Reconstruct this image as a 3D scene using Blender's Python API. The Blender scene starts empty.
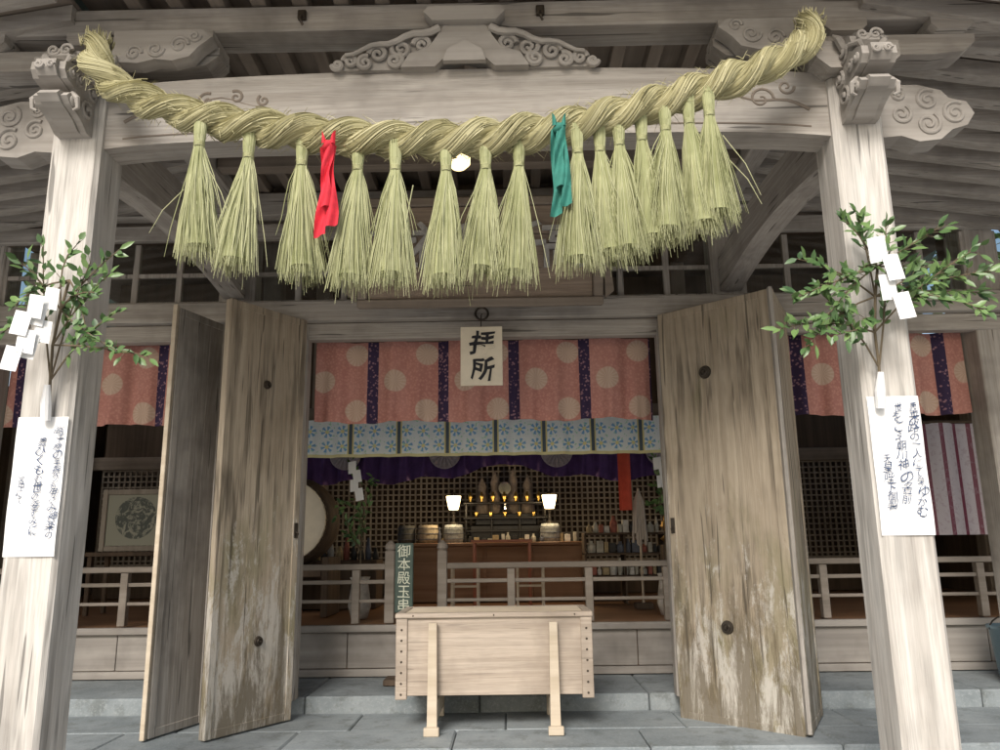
import bpy,bmesh,math,random
from mathutils import Vector, Matrix
random.seed(7)
R=random.random
def U(a,b): return a+(b-a)*R()
scene=bpy.context.scene
scene.view_settings.view_transform='Standard'
scene.view_settings.look='None'
scene.view_settings.exposure=0

# ------------------------------------------------------------ materials
def newmat(name):
    m=bpy.data.materials.new(name); m.use_nodes=True
    nt=m.node_tree; b=nt.nodes['Principled BSDF']
    return m,nt,b
def N(nt,t,**kw):
    n=nt.nodes.new(t)
    for k,v in kw.items(): setattr(n,k,v)
    return n
def mth(nt,op,a,b=None,c=None):
    n=nt.nodes.new('ShaderNodeMath'); n.operation=op
    for i,x in enumerate((a,b,c)):
        if x is None: continue
        if isinstance(x,(int,float)): n.inputs[i].default_value=x
        else: nt.links.new(x,n.inputs[i])
    return n.outputs[0]
def mixc(nt,fac,a,b,mode='MIX'):
    n=nt.nodes.new('ShaderNodeMix'); n.data_type='RGBA'; n.blend_type=mode
    def s(i,x):
        if isinstance(x,(int,float)): n.inputs[i].default_value=x
        elif isinstance(x,tuple): n.inputs[i].default_value=(x[0],x[1],x[2],1)
        else: nt.links.new(x,n.inputs[i])
    s(0,fac); s(6,a); s(7,b)
    return n.outputs[2]
def noise(nt,vec,scale,detail=6,rough=.6,dist=0):
    n=nt.nodes.new('ShaderNodeTexNoise'); n.inputs['Scale'].default_value=scale
    n.inputs['Detail'].default_value=detail; n.inputs['Roughness'].default_value=rough
    n.inputs['Distortion'].default_value=dist
    nt.links.new(vec,n.inputs['Vector']); return n.outputs['Fac']
def mapping(nt,vec,sc,loc=(0,0,0)):
    n=nt.nodes.new('ShaderNodeMapping'); n.inputs['Scale'].default_value=sc; n.inputs['Location'].default_value=loc
    nt.links.new(vec,n.inputs['Vector']); return n.outputs[0]
def rng(nt,v,a,b,c=0,d=1):
    n=nt.nodes.new('ShaderNodeMapRange'); nt.links.new(v,n.inputs[0])
    for i,x in enumerate((a,b,c,d)): n.inputs[i+1].default_value=x
    return n.outputs[0]
def bump(nt,b,h,strength=.3,dist=.01):
    n=nt.nodes.new('ShaderNodeBump'); n.inputs['Strength'].default_value=strength
    n.inputs['Distance'].default_value=dist
    nt.links.new(h,n.inputs['Height']); nt.links.new(n.outputs[0],b.inputs['Normal'])
def wood(name,c1,c2,axis=2,rough=.78,stain=.5,stainc=None,door=False,crack=.7,streak=0,simple=False):
    m,nt,b=newmat(name)
    tc=N(nt,'ShaderNodeTexCoord').outputs['Object']
    sc=[1,1,1]; sc[axis]=.045
    v=mapping(nt,tc,tuple(sc))
    fine=noise(nt,v,130,2,.7,0)
    dark=tuple(x*.62 for x in c1)
    big=noise(nt,tc,1.7,4,.65)
    sc2=stainc or tuple(x*.5 for x in c1)
    if simple:
        med=noise(nt,v,16,3,.6)
        col=mixc(nt,rng(nt,med,.3,.7),c1,c2)
        col=mixc(nt,mth(nt,'MULTIPLY',rng(nt,big,.5,.72),stain),col,sc2)
        nt.links.new(col,b.inputs['Base Color']); b.inputs['Roughness'].default_value=rough
        b.inputs['Specular IOR Level'].default_value=.25
        bump(nt,b,fine,.3,.003)
        return m
    med=noise(nt,v,16,4,.6,1.2)
    w=N(nt,'ShaderNodeMath',operation='SINE')
    lo=noise(nt,v,5,2,.5,.6)
    nt.links.new(mth(nt,'MULTIPLY',lo,95.0),w.inputs[0])
    ring=rng(nt,w.outputs[0],-1,1)
    col=mixc(nt,rng(nt,med,.3,.7),c1,c2)
    col=mixc(nt,mth(nt,'MULTIPLY',ring,.28),col,dark)
    col=mixc(nt,mth(nt,'MULTIPLY',rng(nt,fine,.5,.75),.45),col,dark)
    col=mixc(nt,mth(nt,'MULTIPLY',rng(nt,big,.48,.70),stain),col,sc2)
    if streak:
        s1=noise(nt,mapping(nt,tc,(1,1,.06),(4,2,1)),22,3,.6,.2)
        s2=noise(nt,mapping(nt,tc,(1,1,.5)),2.4,3,.6)
        col=mixc(nt,mth(nt,'MULTIPLY',mth(nt,'MULTIPLY',rng(nt,s1,.48,.60),rng(nt,s2,.40,.60)),streak),col,tuple(x*.30 for x in c1))
    if door:
        sp=N(nt,'ShaderNodeSeparateXYZ'); nt.links.new(tc,sp.inputs[0])
        low=rng(nt,sp.outputs[2],2.4,.6,-.11,.17)
        # greenish mildew
        mo=noise(nt,mapping(nt,tc,(1,1,.4),(9,1,2)),3.2,5,.65,.3)
        col=mixc(nt,mth(nt,'MULTIPLY',rng(nt,mth(nt,'ADD',mo,low),.50,.68),.55),col,(.20,.19,.095))
        pt=noise(nt,mapping(nt,tc,(1,1,.35)),7,8,.78,.4)
        col=mixc(nt,mth(nt,'MULTIPLY',rng(nt,mth(nt,'ADD',pt,low),.56,.64),.8),col,(.53,.50,.45))
        pt2=noise(nt,mapping(nt,tc,(1,1,.16),(3,1,5)),6,8,.8,.4)
        col=mixc(nt,mth(nt,'MULTIPLY',rng(nt,mth(nt,'ADD',pt2,low),.57,.68),.8),col,(.12,.095,.06))
    if crack:
        ck=noise(nt,mapping(nt,v,(1,1,1),(7,3,2)),38,1,.5,.1)
        col=mixc(nt,mth(nt,'MULTIPLY',rng(nt,ck,.68,.71),crack),col,tuple(x*.2 for x in c1))
    nt.links.new(col,b.inputs['Base Color'])
    b.inputs['Roughness'].default_value=rough
    b.inputs['Specular IOR Level'].default_value=.25
    bump(nt,b,fine,.45,.004)
    return m
def plain(name,c,rough=.6,var=.15,scale=8,metal=0,bmp=.1,spec=.4):
    m,nt,b=newmat(name)
    tc=N(nt,'ShaderNodeTexCoord').outputs['Object']
    n=noise(nt,tc,scale,4,.65)
    col=mixc(nt,rng(nt,n,.3,.7),tuple(x*(1-var) for x in c),tuple(min(1,x*(1+var)) for x in c))
    nt.links.new(col,b.inputs['Base Color']); b.inputs['Roughness'].default_value=rough
    b.inputs['Metallic'].default_value=metal; b.inputs['Specular IOR Level'].default_value=spec
    if bmp: bump(nt,b,noise(nt,tc,scale*6,3),bmp,.004)
    return m
def emis(name,c,s):
    m,nt,b=newmat(name)
    b.inputs['Base Color'].default_value=(*c,1)
    b.inputs['Emission Color'].default_value=(*c,1); b.inputs['Emission Strength'].default_value=s
    return m
GREY1=(.36,.325,.285); GREY2=(.50,.465,.42)
W=[wood('weathered_wood_%s'%a,GREY1,GREY2,i,stain=.7,streak=.25 if i==2 else 0) for i,a in enumerate('xyz')]
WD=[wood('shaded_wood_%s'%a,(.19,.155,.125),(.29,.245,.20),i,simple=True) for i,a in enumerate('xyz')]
PIL=wood('pillar_wood',(.50,.465,.42),(.68,.65,.60),2,.7,.45,(.34,.30,.26),streak=.5)
DOOR=wood('door_wood',(.37,.305,.225),(.48,.41,.315),2,.75,.5,(.25,.20,.14),door=True,streak=.8)
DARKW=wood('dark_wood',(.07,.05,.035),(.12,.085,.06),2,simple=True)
INW=wood('interior_wood',(.22,.115,.06),(.31,.17,.095),0,.45,.3,simple=True)
BOXW=wood('offering_box_wood',(.42,.345,.275),(.56,.475,.39),0,.65,.6,crack=.3)
PALE=wood('pale_wood',(.46,.38,.28),(.58,.50,.39),0,.6,.25,simple=True)
CARV=wood('carved_wood',(.29,.265,.235),(.42,.39,.355),0,.8,.8,simple=True)
def stonem():
    m,nt,b=newmat('stone_paving')
    tc=N(nt,'ShaderNodeTexCoord').outputs['Object']
    a=noise(nt,tc,1.3,5,.7); f=noise(nt,tc,60,3,.7); s=noise(nt,tc,7,5,.7)
    col=mixc(nt,rng(nt,a,.35,.65),(.155,.18,.19),(.29,.32,.33))
    col=mixc(nt,mth(nt,'MULTIPLY',rng(nt,s,.52,.65),.5),col,(.10,.11,.10))
    col=mixc(nt,mth(nt,'MULTIPLY',rng(nt,f,.5,.7),.4),col,(.38,.40,.40))
    nt.links.new(col,b.inputs['Base Color']); b.inputs['Roughness'].default_value=.72
    bump(nt,b,f,.4,.004); return m
STONE=stonem()
GROUND=plain('gravel_ground',(.46,.44,.41),.9,.2,5,bmp=0)
PAPER=plain('white_paper',(.80,.80,.79),.8,.04,3,bmp=.05)
PLANK=plain('hanging_sign_board',(.72,.64,.50),.7,.08,6)
INK=plain('black_ink',(.015,.015,.02),.6,0,bmp=0)
INKB=plain('blue_black_ink',(.05,.08,.16),.6,0,bmp=0)
IRON=plain('iron',(.09,.075,.06),.5,.3,20,metal=.8)
GOLD=plain('gold',(.75,.5,.14),.3,.1,20,metal=1)
LACQ=plain('black_lacquer',(.02,.018,.016),.25,.1)
REDC=plain('red_cloth',(.62,.025,.045),.8,.25,20)
TEAL=plain('teal_cloth',(.035,.19,.15),.8,.25,20)
PURP=plain('purple_cloth',(.10,.05,.18),.8,.25,6)
CREST=plain('crest_white',(.42,.38,.40),.8,.15,30)
SKIN=plain('drum_skin',(.62,.56,.45),.6,.1,5)
PLAST=plain('grey_blue_plastic',(.25,.35,.40),.4,.08)
GREENB=plain('green_signboard',(.055,.085,.07),.6,.25,10)
PALECH=plain('pale_paint',(.6,.62,.5),.7,.1)
ROOFM=plain('copper_roof',(.12,.17,.15),.6,.2,3)
def straw(name,c1,c2):
    m,nt,b=newmat(name)
    a=N(nt,'ShaderNodeAttribute',attribute_name='tone')
    tc=N(nt,'ShaderNodeTexCoord').outputs['Object']
    n=noise(nt,tc,9,2)
    f=mth(nt,'ADD',mth(nt,'MULTIPLY',a.outputs['Fac'],.75),mth(nt,'MULTIPLY',rng(nt,n,.3,.7),.25))
    nt.links.new(mixc(nt,f,c1,c2),b.inputs['Base Color'])
    b.inputs['Roughness'].default_value=.65; b.inputs['Specular IOR Level'].default_value=.25
    return m
STRAW=straw('rope_straw',(.26,.235,.115),(.58,.54,.33))
STRAWT=straw('tassel_straw',(.22,.235,.10),(.56,.56,.34))
def leafm(name,c1,c2):
    m=straw(name,c1,c2); b=m.node_tree.nodes['Principled BSDF']
    b.inputs['Roughness'].default_value=.38; b.inputs['Specular IOR Level'].default_value=.45
    return m
LEAF=leafm('sakaki_leaf',(.035,.085,.03),(.17,.27,.09))
TREEL=leafm('tree_leaf',(.04,.09,.02),(.16,.25,.07))
BARK=plain('bark',(.14,.11,.07),.9,.3,12,bmp=0)

def frac_center(nt,x,x0,per):
    t=mth(nt,'DIVIDE',mth(nt,'SUBTRACT',x,x0),per)
    return mth(nt,'MULTIPLY',mth(nt,'FRACT',mth(nt,'ADD',t,100.0)),per)
def disc(nt,u,z,cu,cz,r):
    a=mth(nt,'SUBTRACT',u,cu); b=mth(nt,'SUBTRACT',z,cz)
    d=mth(nt,'SQRT',mth(nt,'ADD',mth(nt,'MULTIPLY',a,a),mth(nt,'MULTIPLY',b,b)))
    return rng(nt,d,r,r-.006), mth(nt,'ARCTAN2',b,a), d
def curtain_mat():
    m,nt,b=newmat('crest_curtain_fabric')
    tc=N(nt,'ShaderNodeTexCoord').outputs['Object']
    sp=N(nt,'ShaderNodeSeparateXYZ'); nt.links.new(tc,sp.inputs[0]); x,z=sp.outputs[0],sp.outputs[2]
    per=.522
    u=frac_center(nt,x,.224,per)
    vo=N(nt,'ShaderNodeTexVoronoi'); vo.inputs['Scale'].default_value=55; nt.links.new(mapping(nt,tc,(1,.0,1)),vo.inputs['Vector'])
    base=mixc(nt,rng(nt,vo.outputs['Distance'],.2,.6),(.56,.28,.23),(.46,.21,.175))
    lightn=noise(nt,mapping(nt,tc,(1,0,1)),3,3)
    base=mixc(nt,mth(nt,'MULTIPLY',rng(nt,lightn,.4,.7),.3),base,(.56,.33,.28))
    col=base
    for cu,cz in ((.165,2.83),(.40,3.035),(.40,2.615)):
        mk,an,d=disc(nt,u,z,cu,cz,.085)
        pet=rng(nt,mth(nt,'SINE',mth(nt,'MULTIPLY',an,16.0)),-.2,.9)
        cc=mixc(nt,pet,(.54,.41,.32),(.60,.48,.38))
        col=mixc(nt,mth(nt,'MULTIPLY',mk,.85),col,cc)
    dist=mth(nt,'MINIMUM',u,mth(nt,'SUBTRACT',per,u))
    band=mth(nt,'LESS_THAN',dist,.040)
    vz=N(nt,'ShaderNodeTexVoronoi'); vz.inputs['Scale'].default_value=42; nt.links.new(mapping(nt,tc,(1,0,1)),vz.inputs['Vector'])
    bc=mixc(nt,rng(nt,vz.outputs['Distance'],.2,.4),(.30,.17,.21),(.045,.03,.07))
    col=mixc(nt,band,col,bc)
    nt.links.new(col,b.inputs['Base Color']); b.inputs['Roughness'].default_value=.85
    b.inputs['Specular IOR Level'].default_value=.2
    return m
CURT=curtain_mat()
def brocade():
    m,nt,b=newmat('blue_brocade_fabric')
    tc=N(nt,'ShaderNodeTexCoord').outputs['Object']
    sp=N(nt,'ShaderNodeSeparateXYZ'); nt.links.new(tc,sp.inputs[0]); x,z=sp.outputs[0],sp.outputs[2]
    per=.402
    u=frac_center(nt,x,.07,per)
    v=frac_center(nt,x,.07,.134)
    col=(.84,.90,.90)
    for cz in (2.45,2.575):
        mk,an,d=disc(nt,v,z,.067,cz,.052)
        pet=rng(nt,mth(nt,'SINE',mth(nt,'MULTIPLY',an,6.0)),-.3,.3)
        col=mixc(nt,mth(nt,'MULTIPLY',mk,pet),col,(.20,.45,.72))
        mk,an,d=disc(nt,v,z,.067,cz,.018); col=mixc(nt,mk,col,(.85,.78,.35))
    n=noise(nt,mapping(nt,tc,(1,0,1)),40,1)
    col=mixc(nt,rng(nt,n,.62,.66),col,(.45,.74,.55))
    dist=mth(nt,'MINIMUM',u,mth(nt,'SUBTRACT',per,u))
    col=mixc(nt,mth(nt,'LESS_THAN',dist,.014),col,(.08,.11,.14))
    col=mixc(nt,mth(nt,'LESS_THAN',mth(nt,'ABSOLUTE',mth(nt,'SUBTRACT',dist,.02)),.006),col,(.75,.68,.3))
    col=mixc(nt,mth(nt,'LESS_THAN',z,2.385),col,(.75,.70,.38))
    nt.links.new(col,b.inputs['Base Color']); b.inputs['Roughness'].default_value=.7
    return m
BROC=brocade()
def dragon():
    m,nt,b=newmat('ink_painting')
    tc=N(nt,'ShaderNodeTexCoord').outputs['Object']
    n=noise(nt,tc,14,6,.7,1.5)
    sp=N(nt,'ShaderNodeSeparateXYZ'); nt.links.new(tc,sp.inputs[0])
    mk,an,d=disc(nt,sp.outputs[0],sp.outputs[2],-3.38,1.93,.2)
    f=mth(nt,'MULTIPLY',rng(nt,n,.42,.5),mk)
    nt.links.new(mixc(nt,f,(.26,.26,.20),(.03,.04,.03)),b.inputs['Base Color'])
    return m
DRAG=dragon()
def stripes():
    m,nt,b=newmat('striped_cloth')
    tc=N(nt,'ShaderNodeTexCoord').outputs['Object']
    sp=N(nt,'ShaderNodeSeparateXYZ'); nt.links.new(tc,sp.inputs[0])
    u=frac_center(nt,sp.outputs[0],0,.13)
    c=mixc(nt,mth(nt,'LESS_THAN',u,.035),(.50,.46,.50),(.16,.03,.06))
    n=noise(nt,tc,30,3)
    c=mixc(nt,mth(nt,'MULTIPLY',rng(nt,n,.55,.6),.35),c,(.3,.2,.25))
    nt.links.new(c,b.inputs['Base Color'])
    return m
STRP=stripes()
def glassm():
    m=bpy.data.materials.new('window_glass'); m.use_nodes=True; nt=m.node_tree; nt.nodes.clear()
    o=nt.nodes.new('ShaderNodeOutputMaterial'); a=nt.nodes.new('ShaderNodeBsdfTransparent'); g=nt.nodes.new('ShaderNodeBsdfGlossy')
    g.inputs['Roughness'].default_value=.08; a.inputs[0].default_value=(.8,.86,.84,1)
    mx=nt.nodes.new('ShaderNodeMixShader'); mx.inputs[0].default_value=.14
    nt.links.new(a.outputs[0],mx.inputs[1]); nt.links.new(g.outputs[0],mx.inputs[2]); nt.links.new(mx.outputs[0],o.inputs[0])
    return m
GLASS=glassm()

# ------------------------------------------------------------ mesh builder
class MB:
    def __init__(s): s.v=[];s.f=[];s.t=[]
    def add(s,vs,fs,t=.5):
        o=len(s.v); s.v+=[tuple(v) for v in vs]; s.f+=[[i+o for i in f] for f in fs]; s.t+=[t]*len(vs)
        return s
    def box(s,x0,x1,y0,y1,z0,z1,b=.005,M=None):
        if x0>x1:x0,x1=x1,x0
        if y0>y1:y0,y1=y1,y0
        if z0>z1:z0,z1=z1,z0
        bm=bmesh.new(); bmesh.ops.create_cube(bm,size=1)
        for v in bm.verts:
            v.co=Vector(((x0+x1)/2+v.co.x*(x1-x0),(y0+y1)/2+v.co.y*(y1-y0),(z0+z1)/2+v.co.z*(z1-z0)))
        if b and min(x1-x0,y1-y0,z1-z0)>2.5*b:
            bmesh.ops.bevel(bm,geom=bm.edges[:],offset=b,segments=1,affect='EDGES',profile=.5)
        bm.verts.index_update()
        vs=[(M@v.co if M else v.co.copy()) for v in bm.verts]
        s.add(vs,[[v.index for v in f.verts] for f in bm.faces]); bm.free(); return s
    def tube(s,P,r,n=8,caps=True,t=.5,flat=1):
        P=[Vector(p) for p in P]
        if not isinstance(r,(list,tuple)): r=[r]*len(P)
        vs=[];fs=[]
        T=(P[1]-P[0]).normalized()
        ref=Vector((0,0,1)) if abs(T.z)<.9 else Vector((0,1,0))
        A=T.cross(ref).normalized()
        for i,p in enumerate(P):
            T=(P[min(i+1,len(P)-1)]-P[max(i-1,0)])
            if T.length<1e-9: T=Vector((0,0,1))
            T.normalize()
            A=(A-T*A.dot(T)); A.normalize(); B=T.cross(A)
            for k in range(n):
                a=2*math.pi*k/n
                vs.append(p+r[i]*(A*math.cos(a)+B*math.sin(a)*flat))
        for i in range(len(P)-1):
            for k in range(n):
                k2=(k+1)%n
                fs.append([i*n+k,i*n+k2,(i+1)*n+k2,(i+1)*n+k])
        if caps:
            fs.append(list(range(n))[::-1]); fs.append([(len(P)-1)*n+k for k in range(n)])
        return s.add(vs,fs,t)
    def lathe(s,c,prof,n=24):
        vs=[];fs=[]
        for r,z in prof:
            for k in range(n):
                a=2*math.pi*k/n; vs.append((c[0]+r*math.cos(a),c[1]+r*math.sin(a),c[2]+z))
        for i in range(len(prof)-1):
            for k in range(n):
                fs.append([i*n+k,i*n+(k+1)%n,(i+1)*n+(k+1)%n,(i+1)*n+k])
        fs.append(list(range(n))[::-1]); fs.append([(len(prof)-1)*n+k for k in range(n)])
        return s.add(vs,fs)
    def extr(s,pts,y0,y1,axis='y'):
        n=len(pts)
        if axis=='y': vs=[(x,y0,z) for x,z in pts]+[(x,y1,z) for x,z in pts]
        else: vs=[(y0,x,z) for x,z in pts]+[(y1,x,z) for x,z in pts]
        fs=[list(range(n)),list(range(n,2*n))[::-1]]+[[i,(i+n),(i+1)%n+n,(i+1)%n] for i in range(n)]
        return s.add(vs,fs)
    def sheet(s,fn,nu,nv):
        vs=[fn(i/nu,j/nv) for j in range(nv+1) for i in range(nu+1)]
        fs=[[j*(nu+1)+i,j*(nu+1)+i+1,(j+1)*(nu+1)+i+1,(j+1)*(nu+1)+i] for j in range(nv) for i in range(nu)]
        return s.add(vs,fs)
    def spiral(s,cx,cz,y,r,turns=1.4,start=0,d=1,rad=.014,n=7):
        P=[];rr=[]
        K=int(18*turns)+2
        for i in range(K):
            q=i/(K-1); a=start+d*2*math.pi*turns*q; rd=r*(1-.88*q)
            P.append((cx+rd*math.cos(a),y,cz+rd*math.sin(a))); rr.append(rad*(1-.35*q))
        return s.tube(P,rr,n)
    def build(s,name,parent,mat,smooth=False):
        me=bpy.data.meshes.new(name); me.from_pydata(s.v,[],s.f)
        at=me.attributes.new('tone','FLOAT','POINT'); at.data.foreach_set('value',s.t)
        bm=bmesh.new(); bm.from_mesh(me); bmesh.ops.recalc_face_normals(bm,faces=bm.faces[:]); bm.to_mesh(me); bm.free()
        if smooth:
            me.polygons.foreach_set('use_smooth',[True]*len(me.polygons))
        me.materials.append(mat); me.update()
        o=bpy.data.objects.new(name,me); scene.collection.objects.link(o)
        if parent: o.parent=parent
        return o
def E(name):
    o=bpy.data.objects.new(name,None); scene.collection.objects.link(o); o.empty_display_size=.1; return o
def text(body,size,loc,mat,parent,name='lettering',rot=(math.pi/2,0,0),line=1.0,ext=.001,shear=0,sx=1,off=0):
    cu=bpy.data.curves.new(name,'FONT'); cu.body=body; cu.size=size; cu.align_x='CENTER'; cu.align_y='TOP'
    cu.space_line=line; cu.extrude=ext; cu.shear=shear; cu.offset=off
    o=bpy.data.objects.new(name,cu); scene.collection.objects.link(o)
    bpy.context.view_layer.update()
    me=bpy.data.meshes.new_from_object(o.evaluated_get(bpy.context.evaluated_depsgraph_get()))
    bpy.data.objects.remove(o)
    o=bpy.data.objects.new(name,me); scene.collection.objects.link(o)
    o.location=loc; o.rotation_euler=rot; o.scale=(sx,1,1); me.materials.clear(); me.materials.append(mat); o.parent=parent
    return o
def brush(o,amp,fr):
    from mathutils import noise as mn
    for v in o.data.vertices:
        p=v.co*fr
        v.co.x+=amp*mn.noise(Vector((p.x,p.y,1.3))); v.co.y+=amp*mn.noise(Vector((p.x,p.y,7.7)))

# ------------------------------------------------------------ camera
cam=bpy.data.cameras.new('camera'); co=bpy.data.objects.new('camera',cam); scene.collection.objects.link(co)
cam.lens=28; cam.sensor_width=36; cam.clip_end=1500; cam.clip_start=.05
Mx=Matrix.Rotation(math.radians(.6),4,'Z')@Matrix.Rotation(math.radians(90+12.2),4,'X')@Matrix.Rotation(math.radians(-.75),4,'Z')
co.matrix_world=Matrix.Translation((.18,0,1.65))@Mx
scene.camera=co

# ------------------------------------------------------------ light
w=bpy.data.worlds.new("World"); scene.world=w; w.use_nodes=True
nt=w.node_tree; bg=nt.nodes['Background']; sky=nt.nodes.new('ShaderNodeTexSky'); sky.sky_type='NISHITA'
EL=36; AZ=14
sky.sun_disc=False; sky.sun_elevation=math.radians(EL); sky.sun_rotation=math.radians(180+AZ)
sky.air_density=1.2; sky.dust_density=3
nt.links.new(sky.outputs[0],bg.inputs[0]); bg.inputs[1].default_value=.15
sd=Vector((-math.sin(math.radians(AZ))*math.cos(math.radians(EL)),-math.cos(math.radians(AZ))*math.cos(math.radians(EL)),math.sin(math.radians(EL))))
sl=bpy.data.lights.new('sun','SUN'); so=bpy.data.objects.new('sun',sl); scene.collection.objects.link(so)
sl.energy=3.5; sl.angle=math.radians(20); sl.color=(1,.97,.93)
so.rotation_euler=sd.to_track_quat('Z','Y').to_euler()

# ------------------------------------------------------------ ground
g=MB(); g.add([(-300,-300,0),(300,-300,0),(300,300,0),(-300,300,0)],[[0,1,2,3]]); g.build('ground',None,GROUND)
st=E('stone_steps')
m=MB()
for k,(y0,z) in enumerate(((3.85,.18),(4.22,.36),(4.6,.55))):
    x=-7.0
    y1=(4.22,4.6,5.55)[k]
    while x<7:
        L=U(.85,1.2)
        if k==2:
            j=U(-.003,.003)
            m.box(x+.003,x+L-.003,y0,5.05,z-.19,z+j,.01); m.box(x+.3,x+L+.294,5.056,5.55,z-.19,z-.001-j,.008)
        else: m.box(x+.004,x+L-.004,y0,y1+.1,z-.185,z,.01)
        x+=L
m.box(-7,7,4.8,11,.0,.34,0)
x=-7
while x<7:
    L=U(.9,1.3); m.box(x+.003,x+L-.003,5.556,6.32,.4,.655,.01); x+=L
m.build('stone_slabs',st,STONE)

# ------------------------------------------------------------ shrine building
B=E('shrine_building')
for sx,nm in ((-1,'front_pillar_left'),(1,'front_pillar_right')):
    m=MB(); c=1.8*sx; h=.115; ch=.018
    pts=[(-h+ch,-h),(h-ch,-h),(h,-h+ch),(h,h-ch),(h-ch,h),(-h+ch,h),(-h,h-ch),(-h,-h+ch)]
    vs=[(c+a,3.37+b,z) for z in (.16,3.74) for a,b in pts]
    m.add(vs,[[i,(i+1)%8,(i+1)%8+8,i+8] for i in range(8)]+[list(range(8)),list(range(8,16))])
    m.build(nm,B,PIL)
    m=MB(); m.box(c-.22,c+.22,3.15,3.59,0,.16,.02); m.build('pillar_base_stone',B,STONE)
    m=MB(); m.extr([(c-.13,3.745),(c+.13,3.745),(c+.19,3.80),(c+.19,3.88),(c-.19,3.88),(c-.19,3.80)],3.18,3.56)
    pts=[(c-.62,3.99),(c-.62,3.95),(c-.56,3.90),(c-.42,3.885),(c+.42,3.885),(c+.56,3.90),(c+.62,3.95),(c+.62,3.99)]
    m.extr(pts,3.30,3.44)
    for bx in (-.5,0,.5):
        m.extr([(c+bx-.07,3.992),(c+bx+.07,3.992),(c+bx+.10,4.02),(c+bx+.10,4.06),(c+bx-.10,4.06),(c+bx-.10,4.02)],3.26,3.48)
    m.build('bracket_set',B,W[0])
    m=MB()
    s=-sx
    base=c+s*.16
    out2=[(0,3.86),(.12,3.85),(.2,3.87),(.28,3.86),(.36,3.88),(.40,3.93),(.46,3.98),(.42,4.02),(0,4.02)]
    m.extr([(base+s*a,b) for a,b in out2],3.20,3.28)
    for (a,b,r,dd) in ((.10,3.90,.04,1),(.2,3.92,.042,-1),(.31,3.94,.045,1),(.38,3.985,.03,-1)):
        m.spiral(base+s*a,b,3.199,r,1.5,0,dd*s,.009)
    o=-s
    b2=c+o*.10
    pts=[(0,3.46),(.12,3.47),(.2,3.44),(.3,3.45),(.36,3.50),(.43,3.52),(.47,3.58),(.44,3.64),(.36,3.66),(.33,3.70),(.22,3.73),(0,3.73)]
    m.extr([(b2+o*a,b) for a,b in pts],3.31,3.43)
    for (a,b,r,dd) in ((.38,3.58,.06,1),(.25,3.53,.06,-1),(.26,3.65,.055,1),(.13,3.58,.05,-1),(.13,3.68,.035,1)):
        m.spiral(b2+o*a,b,3.309,r,1.7,1,dd*o,.010)
    pts=[(3.26,3.50),(3.19,3.50),(3.14,3.53),(3.10,3.545),(3.04,3.56),(3.01,3.585),(3.03,3.61),(3.085,3.625),(3.10,3.64),(3.06,3.65),(3.00,3.66),(2.975,3.69),(2.98,3.73),(3.02,3.75),(3.07,3.76),(3.085,3.775),(3.06,3.80),(3.07,3.84),(3.11,3.87),(3.18,3.885),(3.26,3.88)]
    for (q0,q1,sh) in ((-.075,-.045,.022),(-.044,.044,0),(.045,.075,.022)):
        m.extr([(min(3.26,a+sh),b) for a,b in pts],c+q0,c+q1,'x')
    for sg in (-1,1):
        for (yy,zz,r) in ((3.11,3.70,.028),(3.19,3.60,.048),(3.17,3.80,.05),(3.22,3.70,.04),(3.05,3.70,.02),(3.08,3.58,.022)):
            P=[];K=22
            for i in range(K):
                q=i/(K-1);a=q*9+zz*9;rd=r*(1-.85*q); P.append((c+sg*(.075+.010*q),yy+rd*math.cos(a),zz+rd*math.sin(a)))
            m.tube(P,.009,6)
        m.tube([(c+sg*.035,3.07,3.765),(c+sg*.055,3.055,3.785),(c+sg*.078,3.10,3.80)],[.012,.017,.012],7)
        # ear and whisker curls
        m.tube([(c+sg*.07,3.16,3.82),(c+sg*.105,3.14,3.86),(c+sg*.11,3.17,3.90)],[.022,.018,.006],7)
        m.tube([(c+sg*.07,3.08,3.62),(c+sg*.10,3.07,3.59),(c+sg*.10,3.08,3.55),(c+sg*.08,3.08,3.54)],[.014,.013,.010,.006],7)
    for (dx,zz,r,yy) in ((-.025,3.70,.018,2.974),(.025,3.70,.018,2.974),(-.028,3.83,.03,3.065),(.028,3.83,.03,3.065)):
        m.spiral(c+dx,zz,yy,r,1.4,0,1 if dx>0 else -1,.008)
    m.build('carved_nosing',B,CARV)
m=MB()
top=[];bot=[]
for i in range(41):
    t=-1+2*i/40
    top.append((1.69*t,3.80+.045*(1-t*t)-.02*abs(t)**8))
    bot.append((1.69*t,3.465+.035*(1-abs(t)**6)))
m.extr(bot+top[::-1],3.29,3.45)
m.build('rainbow_beam',B,W[0])
m=MB()
P=[(-1.6+.08*i,3.290,3.515+.03*(1-abs(-1+i/20)**6)) for i in range(41)]
m.tube(P,.005,5)
for s in (-1,1):
    for (x,z,r,d,st0) in ((1.38,3.66,.06,1,0),(1.22,3.70,.045,-1,2),(1.08,3.72,.035,1,1),(1.5,3.72,.04,-1,0),(.95,3.70,.03,-1,1)):
        m.spiral(s*x,z,3.291,r,1.3,st0 if s>0 else math.pi-st0,d*s,.008,6)
    P=[(s*(1.6-i*.05),3.291,3.60+.10*math.sin(i*.16)+.02*math.sin(i*.9)) for i in range(14)]
    m.tube(P,[.009*(1-i/16) for i in range(14)],6)
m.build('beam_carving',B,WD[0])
m=MB()
m.box(-3.2,3.2,3.28,3.46,4.065,4.20,.008)
m.build('eave_purlin',B,W[0])
m=MB(); m.box(-5.5,5.5,3.02,3.10,4.27,4.40,.006)
m.build('upper_plate',B,W[0])
m=MB()
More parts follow.
